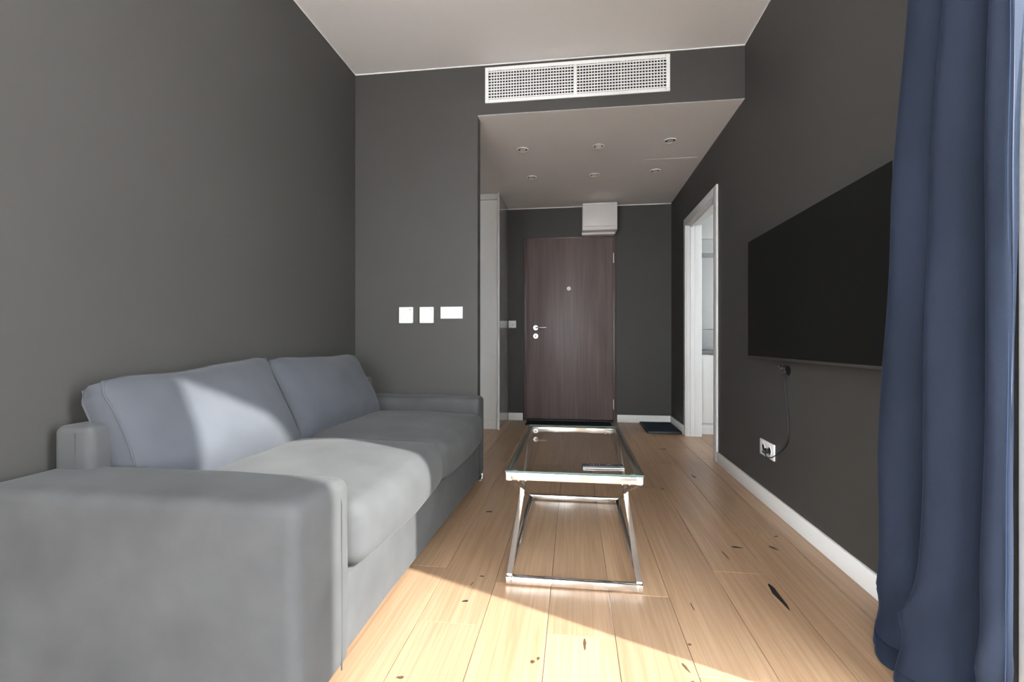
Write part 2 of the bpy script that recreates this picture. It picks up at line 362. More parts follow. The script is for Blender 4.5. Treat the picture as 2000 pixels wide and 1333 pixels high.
# ------------------------------------------------------------------ entrance door
d1 = struct(empty('door_1', (-.055, YF, 0)))
DX0, DX1, DZ = -.556, .446, 2.04
parts = [obj_boxes('door_frame', [(DX0, DX0+.03, YF-.03, YF-.001, 0, DZ), (DX1-.028, DX1, YF-.03, YF-.001, 0, DZ), (DX0+.03, DX1-.028, YF-.03, YF-.001, DZ-.022, DZ)], M['bronze'], d1, bev=.003)]
leaf = obj_boxes('door_leaf', [(DX0+.032, DX1-.031, YF-.046, YF-.002, .028, DZ-.024)], M['veneer'], d1, bev=.002); parts.append(leaf)
parts.append(obj_boxes('threshold', [(DX0+.03, DX1-.028, YF-.06, YF-.001, 0, .02)], M['mat_rim'], d1, bev=.003))
yl = YF-.046
bm = NB(); ring(bm, (-.424, yl-.005, 1.035), .026, .012, .010, 'Y'); cyl(bm, (-.424, yl-.022, 1.035), .010, .05, 'Y', 20)
tube(bm, [(-.424, yl-.045, 1.035), (-.415, yl-.050, 1.035), (-.36, yl-.052, 1.036), (-.305, yl-.052, 1.036)], .0075, 10)
hd = finish('door_handle', bm, M['steel'], leaf)
bm = NB(); cyl(bm, (-.424, yl-.005, .943), .026, .010, 'Y', 28, bev=.002); box(bm, -.4265, -.4215, yl-.0115, yl-.009, .930, .956)
lkc = finish('lock_rosette', bm, M['steel'], leaf)
bm = NB(); cyl(bm, (-.424, yl-.011, .943), .010, .004, 'Y', 20)
finish('lock_cylinder', bm, M['black'], leaf)
bm = NB(); ring(bm, (-.06, yl-.004, 1.465), .022, .013, .008, 'Y', 28); cyl(bm, (-.06, yl-.003, 1.465), .0135, .006, 'Y', 24)
finish('peephole', bm, M['plastic'], leaf)
for z in (1.79, .20):
    bm = NB(); cyl(bm, (DX1-.024, yl-.006, z), .006, .11, 'Z', 16, bev=.002)
    finish('hinge', bm, M['steel'], leaf)
recentre(d1, parts)

# ------------------------------------------------------------------ kitchen doorway casing
d2 = struct(empty('door_2', (R, (K0+K1)/2, 0)))
fw = .065; xx = R-.014
p = [obj_boxes('casing', [(xx, R+.0, K0-fw-.01, K0, 0, KZ+fw)], M['white'], d2, bev=.003),
     obj_boxes('casing', [(xx, R+.0, K1, K1+fw, 0, KZ+fw)], M['white'], d2, bev=.003),
     obj_boxes('head_casing', [(xx, R+.0, K0, K1, KZ, KZ+fw)], M['white'], d2, bev=.003),
     obj_boxes('jamb', [(R, R+.12, K1-.006, K1+.038, 0, KZ), (R+.03, R+.045, K1-.018, K1-.006, 0, KZ), (R+.07, R+.134, K1-.008, K1+.05, 0, KZ)], M['white'], d2, bev=.002),
     obj_boxes('jamb', [(R, R+.12, K0-.038, K0+.006, 0, KZ), (R+.12, R+.134, K0-.06, K0, 0, KZ)], M['white'], d2, bev=.002),
     obj_boxes('head_jamb', [(R, R+.12, K0, K1, KZ-.005, KZ+.04), (R+.03, R+.045, K0, K1, KZ-.02, KZ-.005)], M['white'], d2, bev=.002)]
recentre(d2, p)

# ------------------------------------------------------------------ kitchen beyond the doorway
kw = mat('kitchen_white_paint', (.78, .78, .77), .7)
struct(obj_boxes('wall_kitchen_right', [(KX, KX+.12, 3.05, 3.3, 0, ZS), (KX, KX+.12, 4.2, YF, 0, ZS), (KX, KX+.12, 3.3, 4.2, 0, 1.0), (KX, KX+.12, 3.3, 4.2, 2.0, ZS)], kw, smooth=False))
struct(obj_boxes('wall_kitchen_near', [(R+.12, KX+.12, 3.05, 3.15, 0, ZS)], kw, smooth=False))
struct(obj_boxes('wall_kitchen_far', [(R+.12, KX, YF-.02, YF, 0, ZS)], kw, smooth=False))
struct(obj_boxes('ceiling_kitchen', [(R+.06, KX+.12, 3.05, YF+.1, ZS, ZS+.1)], M['ceiling'], smooth=False))
window('window_3', [(KX+.02, KX+.09, 3.3, 3.36, 1.0, 2.0), (KX+.02, KX+.09, 4.14, 4.2, 1.0, 2.0), (KX+.02, KX+.09, 3.36, 4.14, 1.0, 1.06), (KX+.02, KX+.09, 3.36, 4.14, 1.94, 2.0)],
       [(KX+.05, KX+.056, 3.36, 4.14, 1.06, 1.94)])
KB0, KB1 = R+.136, 2.55
kc = tag(empty('kitchen_base_unit', (1.9, 4.9, 0)), 'glossy white kitchen base cabinet seen through the right-hand doorway', 'cabinet')
pp = [obj_boxes('carcass', [(KB0, KB1, 4.69, YF-.022, .11, .762)], M['white'], kc),
      obj_boxes('plinth', [(KB0, KB1, 4.70, 4.72, 0, .108)], M['white'], kc)]
nx = 3; wd = (KB1-KB0)/nx
for i in range(nx):
    pp.append(obj_boxes('cabinet_door', [(KB0+i*wd+.002, KB0+(i+1)*wd-.002, 4.67, 4.689, .112, .755)], M['gloss_white'], kc, bev=.002))
recentre(kc, pp)
tag(obj_boxes('kitchen_worktop', [(KB0, KB1, 4.655, YF-.022, .765, .795)], mat('grey_worktop', (.20, .20, .20), .35), bev=.003), 'thin grey kitchen worktop seen through the right-hand doorway', 'worktop')
ks = tag(empty('kitchen_splashback', (1.9, YF-.03, .8)), 'glossy pale glass splashback above the worktop through the doorway', 'splashback')
pp = [obj_boxes('glass_panel', [(KB0, KB1, YF-.034, YF-.022, .797, 1.005)], mat('splash_grey', (.60, .60, .60), .08), ks, bev=.001),
      obj_boxes('glass_panel', [(KB0, KB1, YF-.034, YF-.022, 1.012, 1.765)], M['gloss_white'], ks, bev=.001)]
recentre(ks, pp)
ku = tag(empty('kitchen_wall_unit', (1.9, 5.1, 1.77)), 'pale wall cabinet high above the worktop beyond the doorway', 'cabinet')
pp = [obj_boxes('carcass', [(KB0, KB1, 4.97, YF-.022, 1.775, ZS-.005)], M['white'], ku), obj_boxes('light_pelmet', [(KB0, KB1, 4.955, 4.969, 1.77, 1.905)], mat('pale_grey', (.62, .62, .61), .35), ku, bev=.001)]
for i in range(nx): pp.append(obj_boxes('cabinet_door', [(KB0+i*wd+.002, KB0+(i+1)*wd-.002, 4.95, 4.969, 1.912, ZS-.01)], M['white'], ku, bev=.002))
recentre(ku, pp)

# ------------------------------------------------------------------ air vent grille
v = tag(empty('air_vent', (0.006, YD, 2.56)), 'long white air vent grille set high in the grey wall under the ceiling', 'vent')
vx0, vx1, vz0, vz1 = -.580, .592, 2.447, 2.680; fr = .022; mid = .006
pp = [obj_boxes('vent_frame', [(vx0, vx1, YD-.012, YD-.0005, vz1-fr, vz1), (vx0, vx1, YD-.012, YD-.0005, vz0, vz0+fr), (vx0, vx0+fr, YD-.012, YD-.0005, vz0+fr, vz1-fr), (vx1-fr, vx1, YD-.012, YD-.0005, vz0+fr, vz1-fr)], M['plastic'], v, bev=.0015),
      obj_boxes('centre_bar', [(mid-.011, mid+.011, YD-.0115, YD-.0005, vz0+fr, vz1-fr)], M['plastic'], v, bev=.001),
      obj_boxes('vent_shade_sheet', [(vx0+.01, vx1-.01, YD-.0015, YD-.0004, vz0+.01, vz1-.01)], M['dark'], v, smooth=False)]  # black sheet stands in for the shade inside the duct
for sx in (vx0+fr, mid+.011):
    ex_ = (mid-.011) if sx < 0 else vx1-fr
    wS = ex_-sx
    for i in range(10):
        z = vz0+fr+.010 + i*(vz1-vz0-2*fr-.016)/9
        bm = NB(); box(bm, sx, ex_, YD-.0042, YD-.0018, z-.0036, z+.0036); o = finish('blade', bm, M['plastic'], v, smooth=False); pp.append(o)
    N_ = 30
    for i in range(1, N_):
        x = sx + wS*i/N_; th = .0032 if i == N_//2 else .0024
        bm = NB(); box(bm, x-th, x+th, YD-.0105, YD-.0045, vz0+fr, vz1-fr); pp.append(finish('fin', bm, M['plastic'], v, smooth=False))
for x, z in ((-.583, 2.460), (-.583, 2.668), (.535, 2.460), (.535, 2.668)):
    bm = NB(); cyl(bm, (x+.03, YD-.0125, z), .003, .002, 'Y', 12); pp.append(finish('screw', bm, M['plastic_grey'], v))
recentre(v, pp)

# ------------------------------------------------------------------ thermostats and switches on the middle wall
def thermostat(x0, label):
    t = tag(empty('thermostat', (x0+.048, YD, 1.06)), label, 'thermostat', 'wall thermostats')
    bm = NB(); box(bm, -.048, .048, -.020, -.0005, -.054, .054, bev=.004, seg=3); finish('body', bm, M['plastic'], t)
    bm = NB(); cyl(bm, (-.008, -.0225, -.016), .024, .005, 'Y', 32, bev=.0015); dl = finish('dial', bm, M['plastic'], t)
    bm = NB(); box(bm, -.0085, -.0075, -.0262, -.0249, -.012, .004); finish('dial_mark', bm, M['plastic_grey'], dl)
    bm = NB(); ring(bm, (-.008, -.0203, -.016), .027, .0255, .001, 'Y', 32); finish('dial_groove', bm, M['plastic_grey'], t)
    bm = NB(); box(bm, .026, .036, -.0208, -.0198, .030, .044); finish('indicator', bm, M['plastic_grey'], t)
    for gz in (.0206, -.0469): bm = NB(); box(bm, -.034, .022, -.0206, -.0198, gz-.0006, gz+.0006); finish('groove', bm, M['plastic_grey'], t)
thermostat(-1.166, 'square white wall thermostat nearest the room corner, left of its twin')
thermostat(-1.023, 'square white wall thermostat beside the double light switch')
def frame_plate(bm, hw, hh, d, n):
    box(bm, -hw, hw, -d, -.0005, -hh, hh, bev=.0022, seg=2)
sw = tag(empty('light_switch', (-.807, YD, 1.075)), 'white double wall plate near the wall edge, right of the thermostats', 'switch')
bm = NB(); frame_plate(bm, .075, .0395, .009, 2); finish('plate', bm, M['plastic'], sw)
for cx_ in (-.036, .036):
    bm = NB(); ring_ = [(cx_-.028, cx_+.028, -.0098, -.0088, -.0275, .0275)]
    for q in ring_: box(bm, *q)
    rk = finish('rocker_recess', bm, M['plastic_grey'], sw, smooth=False)
    bm = NB(); box(bm, cx_-.0268, cx_+.0268, -.0135, -.009, -.0262, .0262, bev=.002); rr = finish('rocker', bm, M['plastic'], sw)
    rr.rotation_euler = (math.radians(1.5), 0, 0)
s2 = tag(empty('wall_socket', (-.692, YF, 1.077)), 'small square white wall plate beside the entrance door', 'switch')
bm = NB(); frame_plate(bm, .0435, .0405, .009, 1); finish('plate', bm, M['plastic'], s2)
bm = NB(); box(bm, -.027, .027, -.0125, -.009, -.026, .026, bev=.002); finish('rocker', bm, M['plastic'], s2)
bm = NB(); box(bm, .004, .018, -.0135, -.0125, -.010, .002); finish('indicator', bm, M['plastic_grey'], s2)

# ------------------------------------------------------------------ fuse box over the door
fb = tag(empty('fuse_box', (.266, YF, 2.2)), 'white metal electrical box above the entrance door against the ceiling', 'box')
bx0, bx1, by0 = .084, .446, 5.03
pp = [obj_boxes('housing', [(bx0, bx1, by0+.008, YF-.001, 2.055, 2.343)], M['cream_metal'], fb, bev=.003),
      obj_boxes('cover', [(bx0+.004, bx1-.004, by0, by0+.0075, 2.098, 2.312)], M['cream_metal'], fb, bev=.002),
      obj_boxes('lower_strip', [(bx0+.004, bx1-.004, by0+.001, by0+.0075, 2.060, 2.093)], M['cream_metal'], fb, bev=.002),
      obj_boxes('upper_strip', [(bx0+.004, bx1-.004, by0+.001, by0+.0075, 2.3165, 2.340)], M['cream_metal'], fb, bev=.002),
      obj_boxes('label_mark', [(bx1-.058, bx1-.044, by0+.0002, by0+.001, 2.325, 2.333), (bx1-.040, bx1-.030, by0+.0002, by0+.001, 2.327, 2.331), (bx1-.027, bx1-.018, by0+.0002, by0+.001, 2.327, 2.331)], M['plastic_grey'], fb),
      obj_boxes('mounting_rail', [(bx0-.004, bx1-.02, by0+.10, YF-.001, 2.030, 2.054)], M['cream_metal'], fb, bev=.002)]
recentre(fb, pp)

# ------------------------------------------------------------------ wardrobe in the hall
wr = tag(empty('wardrobe', (-1.1, 4.97, 0)), 'tall white hall wardrobe with a glossy side panel behind the grey wall', 'wardrobe')
pp = [obj_boxes('side_panel', [(-.764, -.742, 4.662, YF-.002, .0, ZS-.004)], M['cabinet'], wr, bev=.0015),
      obj_boxes('glossy_face', [(-.742, -.7405, 4.668, YF-.002, .004, ZS-.006)], M['side_gloss'], wr),
      obj_boxes('carcass', [(-1.47, -.765, 4.71, YF-.002, .02, ZS-.004)], M['cabinet'], wr),
      obj_boxes('plinth', [(-1.47, -.766, 4.695, 4.709, .0, .083)], M['cabinet'], wr),
      obj_boxes('top_filler', [(-1.47, -.766, 4.690, 4.709, 2.314, ZS-.004)], M['cabinet'], wr),
      obj_boxes('wardrobe_door', [(-1.115, -.767, 4.688, 4.708, .088, 2.309)], M['cabinet'], wr, bev=.0015),
      obj_boxes('wardrobe_door', [(-1.468, -1.119, 4.688, 4.708, .088, 2.309)], M['cabinet'], wr, bev=.0015)]
recentre(wr, pp)

# ------------------------------------------------------------------ mats
dm = obj_boxes('doormat', [(-.515, .385, 4.955, 5.205, .0005, .012)], M['mat_black'], bev=.004)
tag(dm, 'flat black doormat lying at the foot of the brown entrance door', 'mat')
sm = tag(empty('shoe_mat', (.86, 4.94, 0)), 'dark navy shoe mat on the floor beside the right wall', 'mat')
bm = NB(); X0, X1, Y0, Y1 = .695, 1.015, 4.66, 5.225
box(bm, X0, X1, Y0, Y1, .0005, .012, bev=.003)
for q in ((X0, X1, Y0, Y0+.016, .008, .022), (X0, X1, Y1-.016, Y1, .008, .022), (X0, X0+.016, Y0, Y1, .008, .022), (X1-.016, X1, Y0, Y1, .008, .022)): box(bm, *q, bev=.004)
a = finish('rim', bm, M['mat_rim'], sm)
bm = NB(); box(bm, X0+.018, X1-.018, Y0+.018, Y1-.018, .0125, .019, bev=.003); b = finish('pad', bm, M['mat_blue'], sm); recentre(sm, [a, b])

# ------------------------------------------------------------------ downlights
DL = [(-.397, 3.648, 'left spotlight of the row nearer the room'), (.183, 3.657, 'middle spotlight of the row nearer the room'), (.704, 3.624, 'right spotlight of the row nearer the room'),
      (-.385, 4.272, 'left spotlight of the row nearer the entrance door'), (.178, 4.280, 'middle spotlight of the row nearer the entrance door'), (.700, 4.247, 'right spotlight of the row nearer the entrance door')]
def downlight_meshes():
    a = NB(); ring(a, (0, 0, -.003), .045, .036, .006); b = NB(); cyl(b, (0, 0, -.0025), .024, .004, 'Z', 28)
    return a, b
dl0 = empty('ceiling_spotlight'); a, b = downlight_meshes(); finish('bezel', a, M['plastic'], dl0); finish('lens', b, M['lamp_white'], dl0); c = NB(); cyl(c, (0, 0, -.0005), .036, .001, 'Z', 28); finish('recess_shade', c, M['mat_rim'], dl0)  # flat dark disc paints the shaded gap around the lens
for i, (x, y, lab) in enumerate(DL):
    if i == 0: o = dl0
    else:
        o = dl0.copy(); COL.objects.link(o)
        for ch in dl0.children: c = ch.copy(); c.parent = o; COL.objects.link(c)
    o.location = (x, y, ZS-.0015); tag(o, 'small round recessed ' + lab, 'spotlight', 'recessed hall spotlights')

# ------------------------------------------------------------------ sofa
SX = lambda y: -.64 + .022*(y-1.2)          # front line, the sofa stands a touch askew
sf = tag(empty('sofa', (-1.03, 2.0, 0)), 'large grey velvet sofa with wide low arms along the left wall', 'sofa')
pp = []
def wob(p, s, a): return a*(noise.noise(Vector(p)*s))
# near arm
def arm(y0, y1, xf, z1, seed, slump=0):
    bm = NB(); c = ((-1.47+xf)/2, (y0+y1)/2, (z1+.025)/2); s = (xf+1.47, y1-y0, z1-.025)
    def wp(p, q):
        n = Vector((seed, 0, 0))
        p = p.copy()
        if p.z > 0: p.z += wob(p+n, 4, .006) - slump*max(0, q[0]-.3)*.010
        p.y += wob(p+n*2, 3.5, .005) + .006*(1-q[2]**2)*q[1]
        p.x += wob(p+n*3, 4, .003)
        return p
    rounded(bm, c, s, .032, 6, (22, 6, 14), wp)
    return finish('arm', bm, M['fabric'], sf)
a1 = arm(.965, 1.212, -.600, .528, 1, 1); pp.append(a1)
a2 = arm(2.868, 3.040, -.583, .536, 5); pp.append(a2)
def piping(name, pts, parent, r=.0028, closed=False, m='seam'):
    bm = NB(); tube(bm, pts, r, 8, closed); return finish(name, bm, M[m], parent)
# seams of the arms (sub-parts)
piping('seam', [(-.5995, 1.160, .03), (-.5990, 1.160, .25), (-.5995, 1.160, .46), (-.607, 1.160, .508), (-.635, 1.162, .524)], a1, .002)
# base and front panel
bm = NB(); rounded(bm, (-1.04, 2.03, .145), (.86, 1.67, .215), .02, 3, (6, 16, 3)); pp.append(finish('base', bm, M['fabric'], sf))
bm = NB()
def wpf(p, q): p = p.copy(); p.x += .022*(p.y+2.03-1.2) - .0183 + wob(p, 5, .003); return p
rounded(bm, (-.622, 2.035, .148), (.045, 1.655, .222), .016, 4, (3, 30, 6), wpf); pp.append(finish('front_panel', bm, M['fabric'], sf))
# back frame
bm = NB()
def wpb(p, q):
    p = p.copy(); p.z += wob(p, 3, .006)
    if p.x > 0: p.x -= .03*(q[2]*.5+.5)
    return p
rounded(bm, (-1.383, 2.085, .34), (.150, 1.87, .615), .022, 4, (4, 26, 10), wpb); pp.append(finish('back_frame', bm, M['fabric'], sf))
piping('seam', [(-1.335, 1.1555, .35), (-1.345, 1.1545, .5), (-1.352, 1.156, .60), (-1.357, 1.165, .640)], pp[-1], .002)
# seat cushions
def seat(y0, y1, seed):
    xf = -.575 + .010*(y0-1.2); x0 = -1.30
    bm = NB(); c = ((x0+xf)/2, (y0+y1)/2, .355); s = (xf-x0, y1-y0, .185)
    def wp(p, q):
        u, v_, w_ = q; n = Vector((seed, 3, 1)); p = p.copy()
        cr = max(0, 1-abs(u)**3.0)*max(0, 1-abs(v_)**3.5)
        if w_ > 0: p.z += .028*cr*w_ + wob(p+n, 5, .006) - .006*max(0, u)
        else: p.z -= .0
        if u > 0:
            bul = (1-w_**2)*max(0, 1-abs(v_)**4)
            p.x += .022*bul*u + .012*(1-abs(v_))*u + wob(p+n*2, 5, .004)
            # outer lower edge sags forward a little
            p.x += .006*(1-w_)*u*(1-abs(v_)**4)
        return p
    rounded(bm, c, s, .045, 7, (18, 18, 4), wp)
    o = finish('seat_cushion', bm, M['fabric'], sf); pp.append(o)
    return o
sc1 = seat(1.214, 2.022, 2); sc2 = seat(2.026, 2.862, 7)
# a wrinkle seam on the front of the near cushion
# back cushions: boxed pillows leaning on the frame
def back_cushion(y0, y1, zb, h, lean, xb, seed, toplift, name='back_cushion'):
    """xb: x of the lower front edge line; lean in radians from vertical"""
    W, H, T = (y1-y0)/2, h/2, .088
    n = 30
    def surf(a, b, side):
        # a along width -1..1, b along height -1..1; side +1 front, -1 back
        pin_a = 1-abs(a)**2.6; pin_b = 1-abs(b)**2.6
        th = .043 + T*(max(pin_a, 0)**.62)*(max(pin_b, 0)**.62)
        # corners reach out, edges draw in
        ex = 1 - .050*(1-b*b) + .0
        ez = 1 - .055*(1-a*a)
        y = a*W*ex; z = b*H*ez
        cr = min(1, (max(abs(a), abs(b)))**8)
        ef = sstep(.72, 1, abs(a))*sstep(.72, 1, abs(b)); y *= 1-.050*ef; z *= 1-.060*ef
        x = side*th
        s_ = Vector((seed*3.1, y, z))
        x += side*.010*noise.noise(s_*4.5) + side*.004*noise.noise(s_*13)
        z += toplift(a)*(b*.5+.5)
        # belly sags toward the seat
        x += side*.020*math.exp(-((b+.35)/.5)**2)*pin_a if side > 0 else 0
        return Vector((x, y, z))
    bm = NB(); G = {}
    ts = [math.sin(PI/2*(-1+2*i/n)) for i in range(n+1)]
    for sd in (1, -1):
        for i in range(n+1):
            for j in range(n+1): G[sd, i, j] = surf(ts[i], ts[j], sd)
    Tm = Matrix.Translation((xb, (y0+y1)/2, zb)) @ Matrix.Rotation(-lean, 4, 'Y') @ Matrix.Translation((-.10, 0, H))
    for k in G: G[k] = Tm @ G[k]
    V = {k: bm.verts.new(p) for k, p in G.items()}
    for sd in (1, -1):
        for i in range(n):
            for j in range(n): bm.faces.new((V[sd, i, j], V[sd, i+1, j], V[sd, i+1, j+1], V[sd, i, j+1]))
    per = [(i, 0) for i in range(n)] + [(n, j) for j in range(n)] + [(i, n) for i in range(n, 0, -1)] + [(0, j) for j in range(n, 0, -1)]
    ax = Tm.to_3x3() @ Vector((1, 0, 0)); cen = Tm @ Vector((0, 0, 0))
    mids = []
    for (i, j) in per:
        m_ = (G[1, i, j]+G[-1, i, j])/2; o = m_-cen; o -= ax*o.dot(ax); mids.append(bm.verts.new(m_+o.normalized()*.010))
    for q in range(len(per)):
        r = (q+1) % len(per)
        for sd in (1, -1): bm.faces.new((V[(sd,)+per[q]], V[(sd,)+per[r]], mids[r], mids[q]))
    o = finish(name, bm, M['weave'], sf)
    for p in o.data.polygons: p.use_smooth = True
    for sd in (1, -1): piping('piping', [G[(sd,)+k] + (G[(sd,)+k]-cen).normalized()*.0005 for k in per], o, .0030, True, 'weave')
    pp.append(o); return o
LEAN = math.radians(24)
back_cushion(1.195, 1.985, .430, .430, LEAN, -1.150, 1, lambda a: .020*a - .010*math.exp(-((a+.35)/.4)**2))
back_cushion(1.975, 2.850, .430, .430, LEAN, -1.150, 2, lambda a: .010 - .004*a)
# feet
for x, y in ((-.66, 1.06), (-.66, 2.98), (-1.40, 1.06), (-1.40, 2.98)):
    bm = NB(); cyl(bm, (x, y, .014), .022, .028, 'Z', 20, bev=.003); pp.append(finish('foot', bm, M['chrome'], sf))
bm = NB(); box(bm, -.600, -.588, 2.94, 3.03, .0, .006, bev=.001); box(bm, -.602, -.586, 3.0, 3.012, .004, .03, bev=.001); pp.append(finish('floor_bracket', bm, M['chrome'], sf))
recentre(sf, pp)

# ------------------------------------------------------------------ coffee table
tb = tag(empty('coffee_table', (-.004, 2.165, 0)), 'low coffee table with clear glass top on a crossed chrome frame', 'table')
TX0, TX1, TY0, TY1, B = -.246, .238, 1.695, 2.640, .021
pp = []
def bar(name, *b): bm = NB(); box(bm, *b, bev=.0009); o = finish(name, bm, M['chrome'], tb); pp.append(o); return o
ZT = .409
for nm, z0, z1 in (('base_rail', .005, .005+.026), ('top_rail', ZT-.026, ZT)):
    bar(nm, TX0+B, TX1-B, TY0, TY0+B, z0, z1); bar(nm, TX0+B, TX1-B, TY1-B, TY1, z0, z1)
    bar(nm, TX0, TX0+B-.0006, TY0, TY1, z0, z1); bar(nm, TX1-B+.0006, TX1, TY0, TY1, z0, z1)
for x in (TX0+B/2, TX1-B/2):
    bm = NB(); sbar(bm, (x, TY0+.018, .026), (x, TY1-.018, ZT-.022), B*.92, .020); pp.append(finish('cross_bar', bm, M['chrome'], tb))
    bm = NB(); sbar(bm, (x, TY1-.018, .026), (x, TY0+.018, ZT-.022), B*.92, .020); pp.append(finish('cross_bar', bm, M['chrome'], tb))
for z in (.0025, ZT-.0285):
    for y in (TY0+B/2, TY1-B/2):
        for x in (TX0+.045, TX0+.07, TX1-.045, TX1-.07):
            bm = NB(); cyl(bm, (x, y, z), .0045, .005, 'Z', 12); pp.append(finish('bolt', bm, M['chrome'], tb))
for x in (TX0+.03, TX1-.03):
    for y in (TY0+.03, TY1-.03):
        bm = NB(); cyl(bm, (x, y, ZT+.001), .008, .002, 'Z', 16); pp.append(finish('rubber_pad', bm, M['plastic_grey'], tb))
g0, g1 = ZT+.0021, ZT+.0085
bm = NB(); box(bm, TX0-.002, TX1+.003, TY0-.003, TY1+.003, g0, g1)
for f in bm.faces: f.material_index = 0 if abs(f.normal.z) > .5 else 1
me_o = finish('glass_top', bm, [M['table_glass'], M['glass_edge']], tb, smooth=False); pp.append(me_o)
recentre(tb, pp)

# remote on the glass
rm = tag(empty('remote_control', (.103, 1.772, g1+.0003)), 'slim black remote control lying on the glass coffee table', 'remote'); rm.rotation_euler = (0, 0, math.radians(4))
bm = NB(); box(bm, -.076, .076, -.019, .019, 0, .012, bev=.004, seg=3); finish('casing', bm, M['black'], rm)
bm = NB(); box(bm, -.073, .076, -.0200, -.0186, .001, .0042, bev=.0005); finish('silver_edge', bm, M['steel'], rm)
def btn(x, y, r, m='plastic_grey'):
    bm = NB(); cyl(bm, (x, y, .0125), r, .0022, 'Z', 14, bev=.0004); finish('button', bm, M['mat_rim'], rm)
btn(-.066, .008, .004, 'plastic_grey'); btn(.060, 0, .006)
for i in range(4):
    for j in range(3): btn(-.045+i*.011, -.011+j*.011, .0034)
for i in range(2):
    for j in (-.011, .011): btn(.012+i*.02, j, .0036)
bm = NB(); ring(bm, (.022, 0, .0125), .0085, .0045, .0018, 'Z', 20); finish('navigation_ring', bm, M['bezel'], rm)

# ------------------------------------------------------------------ television, socket and cables
tv = tag(empty('television', (R-.03, 2.215, 1.12)), 'wide flat black television mounted on the right wall beside the curtain', 'television')
ty0, ty1, tz0, tz1 = 1.603, 2.833, .793, 1.449; tx = .977
bm = NB(); box(bm, tx+.001, tx+.030, ty0, ty1, tz0, tz1, bev=.003); a = finish('casing', bm, M['bezel'], tv)
bm = NB(); box(bm, tx-.0012, tx+.0008, ty0+.004, ty1-.004, tz0+.012, tz1-.003); b = finish('screen', bm, M['tv_screen'], tv)
bm = NB(); box(bm, tx-.0018, tx+.0008, ty0+.002, ty1-.002, tz0+.001, tz0+.0105, bev=.0005); c = finish('lower_trim', bm, M['bezel'], tv)
bm = NB(); box(bm, tx+.030, R-.0005, 2.0, 2.45, .95, 1.25, bev=.003); d = finish('wall_mount', bm, M['black'], tv)
recentre(tv, [a, b, c, d])
so_ = tag(empty('double_socket', (R, 2.708, .302)), 'white double power socket low on the right wall', 'socket')
bm = NB(); box(bm, -.009, -.0005, -.094, .094, -.043, .043, bev=.0025); finish('plate', bm, M['plastic'], so_)
for y in (-.042, .042):
    bm = NB(); ring(bm, (-.0095, y, 0), .024, .0205, .004, 'X', 28); cyl(bm, (-.0085, y, 0), .0205, .001, 'X', 28); o = finish('socket_well', bm, M['plastic'], so_)
    bm = NB(); cyl(bm, (-.0095, y-.009, 0), .0028, .002, 'X', 10); cyl(bm, (-.0095, y+.009, 0), .0028, .002, 'X', 10); cyl(bm, (-.0105, y, .013), .002, .004, 'X', 10)
    finish('pin_hole', bm, M['black'], o)
pc = tag(empty('power_cable', (R, 2.6, .3)), 'thin black power cable hanging below the television, plugged into the socket', 'cable')
bm = NB()
cyl(bm, (R-.022, 2.666, .302), .016, .022, 'X', 20, r2=.012, bev=.002); box(bm, R-.044, R-.030, 2.655, 2.677, .290, .309, bev=.004)
a = finish('plug', bm, M['black'], pc)
def smooth_path(P, n=8):
    P = [Vector(p) for p in P]; out = []
    for i in range(len(P)-1):
        p0 = P[max(i-1, 0)]; p1 = P[i]; p2 = P[i+1]; p3 = P[min(i+2, len(P)-1)]
        for k in range(n):
            t = k/n; out.append(.5*((2*p1)+(-p0+p2)*t+(2*p0-5*p1+4*p2-p3)*t*t+(-p0+3*p1-3*p2+p3)*t**3))
    return out+[P[-1]]
bm = NB(); tube(bm, smooth_path([(R-.038, 2.660, .293), (R-.040, 2.61, .280), (R-.030, 2.56, .298), (R-.014, 2.50, .345), (R-.010, 2.447, .40), (R-.009, 2.452, .50), (R-.009, 2.475, .60), (R-.009, 2.49, .68), (R-.018, 2.485, .74), (R-.022, 2.49, .80), (R-.022, 2.49, .86)]), .0028, 8)
b = finish('cord', bm, M['black'], pc)
recentre(pc, [a, b])
av = tag(empty('antenna_connector', (R, 2.485, .74)), 'small bundle of dark wires with a silver connector just below the television', 'connector')
bm = NB(); tube(bm, [(R-.030, 2.500, .762), (R-.026, 2.470, .742)], .0035, 10); cyl(bm, (R-.021, 2.462, .735), .006, .012, 'X', 12); a = finish('silver_connector', bm, M['steel'], av)
bm = NB()
for q in range(4): tube(bm, smooth_path([(R-.004, 2.458+.008*q, .765), (R-.022-.003*q, 2.452+.006*q, .755), (R-.020, 2.45+.01*q, .728+.005*q), (R-.003, 2.452+.007*q, .72)]), .0028, 6)
cyl(bm, (R-.003, 2.462, .742), .022, .005, 'X', 20)
b = finish('wire_loop', bm, M['black'], av); recentre(av, [a, b])

